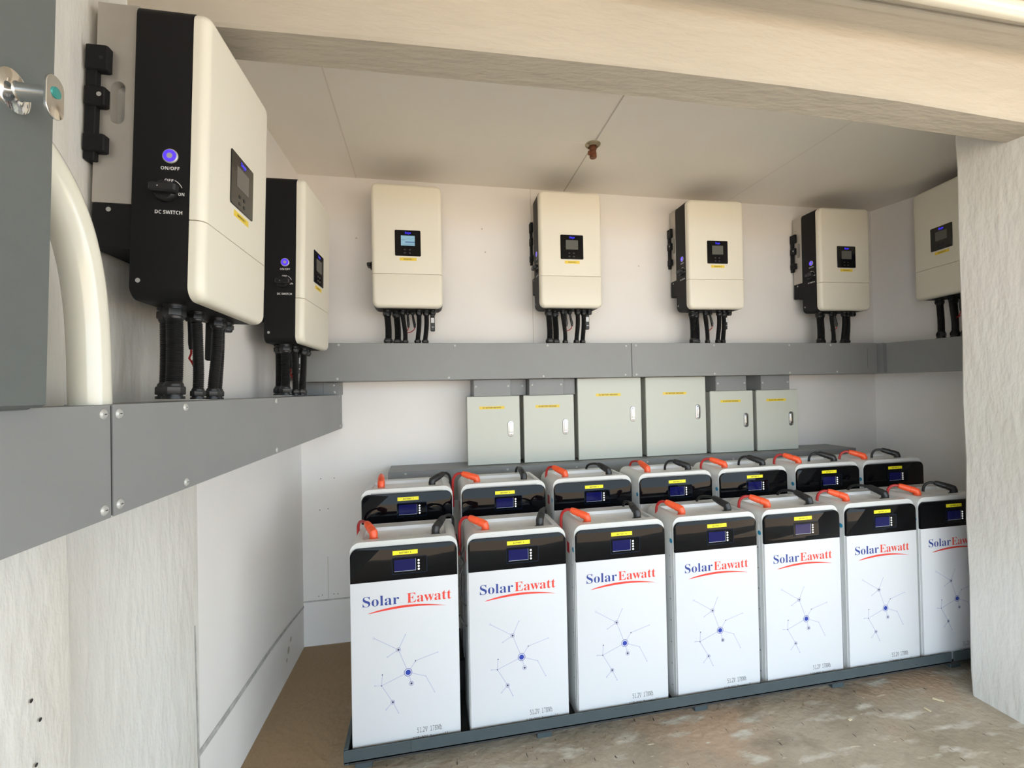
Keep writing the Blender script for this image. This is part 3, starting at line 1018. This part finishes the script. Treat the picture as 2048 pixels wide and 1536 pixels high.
    put_text(mb, '51.2V  17KWh', 0.268, 0.066, 0.105, 'ink_grey', -.0006, 0.0225, style='mono')
    put_text(mb, 'LiFePO4  Powerwall', 0.251, 0.031, 0.150, 'ink_grey', -.0006, 0.0225, style='mono')
    mb.build('rating_lettering', fp)
    return root


def logo_parts(parent, wide):
    ZL_ = 0.625
    a = MB(); put_text(a, 'Solar', 0.052, ZL_, 0.150, 'logo_blue', -.0007, 0.043, style='serif', thin=-0.005)
    a.build('blue_lettering', parent)
    b = MB(); put_text(b, 'Eawatt', 0.234 if wide else 0.209, ZL_, 0.190, 'logo_red', -.0007, 0.041, style='serif', thin=-0.005)
    b.build('red_lettering', parent)


bat0 = make_battery()
for ch in kids(bat0):
    if ch.name.startswith('front_panel'):
        FP0 = ch
plug_back = {}
def plug_set(drop):
    a = make_plug('positive_plug', 'orange', 'red_wire', drop)
    b = make_plug('negative_plug', 'plug_black', 'hose', drop)
    return a, b
PB = plug_set(0.068)
PS = plug_set(0.012)
ZB1, YB1 = 0.075, -1.0794
ZB2, YB2 = 0.222, -0.7255
front_x = [0.459, 0.9565, 1.4535, 1.955, 2.448, 2.940, 3.420]
rear_x = [0.461, 0.960, 1.457, 1.957, 2.460, 2.978, 3.470]
front_lab = [
    'front row battery cabinet at the left end, with widely spaced blue and red lettering',
    'front row white battery cabinet second from the left end of the rack',
    'front row white battery cabinet third from the left end of the rack',
    'front row white battery cabinet in the middle of the seven',
    'front row white battery cabinet third from the pillar',
    'front row white battery cabinet next to the one the pillar cuts off',
    'front row battery cabinet at the right end, partly hidden and shaded by the pillar']
rear_lab = [
    'rear row battery cabinet at the left end, near the left wall',
    'rear row battery cabinet second from the left wall',
    'rear row battery cabinet third from the left wall',
    'rear row battery cabinet in the middle of the seven',
    'rear row battery cabinet third from the right end',
    'rear row battery cabinet second from the right end',
    'rear row battery cabinet at the right end, near the shaded right wall']
# azimuth of orange and black plug, degrees (90 = straight back, 180 = to the left)
front_az = [(118, 62), (150, 66), (146, 86), (128, 108), (142, 100), (146, 104), (140, 135)]
rear_az = [(95, 40), (164, 92), (128, 112), (96, 140), (140, 132), (134, 138), (146, 138)]

trees = [None] * 14
protos = []
for n_ in range(14):
    if n_ == 0:
        r = bat0
    else:
        r = copy_tree(bat0)[bat0.name]
    protos.append(r)
plug_roots = []
for n_, r in enumerate(protos):
    rear = n_ >= 7
    i = n_ % 7
    x = (rear_x if rear else front_x)[i]
    r.location = (x, YB2 if rear else YB1, ZB2 if rear else ZB1)
    tag(r, (rear_lab if rear else front_lab)[i], 'battery', 'rear row of batteries' if rear else 'front row of batteries')
    fp = [c for c in kids(r) if c.name.startswith('front_panel')][0]
    if n_ == 0:
        logo_parts(fp, True)
    elif n_ == 1:
        logo_parts(fp, False)
        logo_src = [c for c in kids(fp) if c.name.startswith(('blue_lettering', 'red_lettering'))]
    else:
        for s in logo_src:
            c = s.copy(); col.objects.link(c); c.parent = fp
    # number sticker
    mb = MB()
    mb.box((0.178, -.0022, HP + .107), (0.283, -.0005, HP + .1245), 'sticker_lemon')
    put_text(mb, 'BATTERY  %d' % (i + 1 if rear else i + 8), 0.206, HP + .112, 0.05, 'print_black', -.0026)
    mb.build('number_sticker', r)
    az = (rear_az if rear else front_az)[i]
    for which, (xx, a) in enumerate(((0.092, az[0]), (0.352 if i > 0 or rear else 0.362, az[1]))):
        back = 55 < a < 128
        src = (PB if back else PS)[which]
        used = src.get('used')
        p = src.copy(); col.objects.link(p); p.parent = r
        for ch in kids(src):
            c = ch.copy(); col.objects.link(c); c.parent = p
        p.location = (xx, 0.082, BH - 0.016)
        p.rotation_euler = (0, 0, radians(a))
for src in (*PB, *PS):
    for ch in kids(src):
        bpy.data.objects.remove(ch)
    bpy.data.objects.remove(src)

# round turquoise and upright red stickers on the left side of some cabinets
for n_ in (2, 3, 4, 5, 6, 9, 10, 11, 12, 13):
    mb = MB()
    mb.lathe([(.0115, 0), (.0115, .001)], 'blue_sticker', 16, Matrix.Translation((-.0002, 0.030, BH - 0.118)) @ Matrix.Rotation(-pi / 2, 4, 'Y'))
    o = mb.build('round_sticker', protos[n_])
    o['label'] = 'turquoise round sticker'
for n_ in (1, 2, 7 + 1, 7 + 2):
    mb = MB()
    mb.box((-.0012, 0.085, BH - .155), (0.0, 0.118, BH - .105), 'red_sticker')
    o = mb.build('side_sticker', protos[n_])
    o['label'] = 'red upright sticker'

# ------------------------------------------------------------------ rack
root = empty('battery_rack', (0, 0, 0))
tag(root, 'slate grey two-tier steel rack carrying both rows of batteries', 'rack')
yr = YB1 - 0.012
mb = MB(); mb.bbox((0.428, yr - .006, 0.076), (3.583, yr, 0.126), 'rack', .002)
mb.box((0.428, yr, 0.068), (3.583, yr + .03, 0.074), 'rack')
mb.box((0.70, yr - .0066, 0.078), (0.7015, yr - .006, 0.128), 'rack_dark')
mb.build('front_rail', root)
mb = MB(); mb.bbox((3.597, yr - .006, 0.076), (4.05, yr, 0.126), 'rack', .002); mb.build('front_rail', root)
mb = MB(); mb.bbox((0.428, yr, 0.060), (0.446, -0.42, 0.130), 'rack', .002); mb.build('side_rail', root)
mb = MB(); mb.bbox((4.03, yr, 0.060), (4.048, -0.42, 0.130), 'rack', .002); mb.build('side_rail', root)
mb = MB(); mb.box((0.446, yr, 0.060), (4.03, -0.42, 0.073), 'rack_dark'); mb.build('base_tray', root)
mb = MB(); mb.box((0.446, YB2 - .01, 0.205), (4.03, -0.42, 0.221), 'rack_dark')
mb.box((0.446, YB2 - .012, 0.0735), (4.03, YB2 + .004, 0.221), 'rack_dark')
mb.build('upper_shelf', root)
for x in (0.50, 1.30, 2.10, 2.90, 3.68):
    for y in (-1.045, -0.62):
        mb = MB(); mb.bbox((x - .035, y, 0.0), (x + .035, y + .04, 0.060), 'rack', .002)
        mb.build('foot', root)

# thin black signal cables hanging in the gap between the first two batteries of each row
mb = MB()
mb.tube([(0.918, -0.93, 0.93), (0.926, -0.99, 0.88), (0.944, -1.03, 0.83), (0.925, -1.045, 0.78), (0.923, -1.05, 0.70), (0.934, -1.05, 0.66), (0.950, -1.05, 0.645)], .0032, 'hose', 8)
mb.tube([(0.945, -1.04, 0.905), (0.932, -1.035, 0.86), (0.926, -1.04, 0.82)], .0032, 'hose', 8)
mb.tube([(0.919, -1.03, 0.60), (0.935, -1.05, 0.57), (0.950, -1.05, 0.555)], .0032, 'hose', 8)
tag(mb.build('signal_cable'), 'thin black cable looping in the gap between the first two front batteries', 'cable')

# ------------------------------------------------------------------ grey cabinet at the left edge
root = empty('wall_cabinet', (0.038, -2.9, 1.597), (0, 0.028, 0))
tag(root, 'dark grey steel cabinet with a chrome lock at the left edge', 'cabinet')
mb = MB(); mb.bbox((0.005, -0.02, 0.0), (0.155, 0.638, 1.3), 'cab', .003); mb.build('body', root)
mb = MB(); mb.bbox((0.157, -0.02, 0.004), (0.172, 0.642, 1.3), 'cab', .004); dr = mb.build('door', root)
T = Matrix.Translation((0.172, 0.567, 0.452)) @ Matrix.Rotation(pi / 2, 4, 'Y')
mb = MB()
mb.lathe([(.030, 0), (.029, .003), (.022, .007), (.0135, .009), (.012, .012), (.012, .05)], 'chrome', 32, T)
lk = mb.build('lock', dr)
mb = MB()
slab(mb, -.016, .016, -.031, .031, 0.0, -.0035, (.016,) * 4, 'chrome', .001, n=8)
for v in mb.v: pass
MM = Matrix.Translation((0.172 + .049, 0.567, 0.449)) @ Matrix.Rotation(pi / 2, 4, 'Z')
mb.v = [MM @ v for v in mb.v]
pl = mb.build('lock_plate', lk)
mb = MB()
mb.lathe([(.008, 0), (.008, .0015), (.004, .0025)], 'teal', 18, Matrix.Translation((0.172 + .0525, 0.567, 0.456)) @ Matrix.Rotation(pi / 2, 4, 'Y'))
mb.build('key_core', lk)

# ------------------------------------------------------------------ cream pipe bending behind the cabinet
mb = MB()
P = [(0.140, -2.056, 1.5955), (0.140, -2.058, 1.69), (0.140, -2.062, 1.762), (0.140, -2.071, 1.83), (0.140, -2.085, 1.885), (0.140, -2.105, 1.935), (0.139, -2.135, 1.985), (0.138, -2.175, 2.025), (0.137, -2.215, 2.05), (0.136, -2.252, 2.065)]
P = [Vector(p) for p in P]
Q = []
for i in range(len(P) - 1):
    for k in range(4):
        t_ = k / 4
        p0 = P[max(i - 1, 0)]; p1 = P[i]; p2 = P[i + 1]; p3 = P[min(i + 2, len(P) - 1)]
        Q.append(0.5 * ((2 * p1) + (p2 - p0) * t_ + (2 * p0 - 5 * p1 + 4 * p2 - p3) * t_ * t_ + (3 * p1 - p0 - 3 * p2 + p3) * t_ ** 3))
mb.tube(Q, 0.033, 'pvc', 40)
tag(mb.build('bent_pipe', smooth=50), 'glossy cream plastic pipe bending up out of the left trunking', 'pipe')

# ------------------------------------------------------------------ ceiling fitting
root = empty('ceiling_fitting', (1.765, -0.625, ZC))
tag(root, 'rusty metal pipe end with a round flange on the ceiling', 'ceiling fitting')
mb = MB()
mb.lathe([(.045, 0.0), (.043, -.006), (.034, -.013), (.030, -.016), (.029, -.008)], 'brass', 28)
mb.build('flange', root)
mb = MB()
mb.lathe([(.021, 0), (.021, -.03), (.018, -.034), (.018, -.05), (.0205, -.052), (.0205, -.075), (.018, -.079)], 'rust', 20)
mb.box((-.030, -.006, -.062), (-.018, .006, -.042), 'rust')
mb.build('pipe_stub', root)

# ------------------------------------------------------------------ chips on the floor
for x, y, a, L_, w_, lab in ((3.297, -1.231, -0.75, 0.022, 0.007, 'pale wood chip on the floor close to the pillar foot, largest of the three'),
                             (3.171, -1.276, -1.5, 0.014, 0.005, 'short pale wood chip on the floor a hand away from the pillar'),
                             (2.748, -1.251, 0.3, 0.010, 0.005, 'tiny pale chip on the floor in front of the rack'),):
    mb = MB()
    mb.bbox((-L_, -w_, 0.0005), (L_, w_, 0.004), 'chip', .001)
    o = mb.build('wood_chip', loc=(x, y, 0)); o.rotation_euler = (0, 0, a)
    tag(o, lab, 'debris')
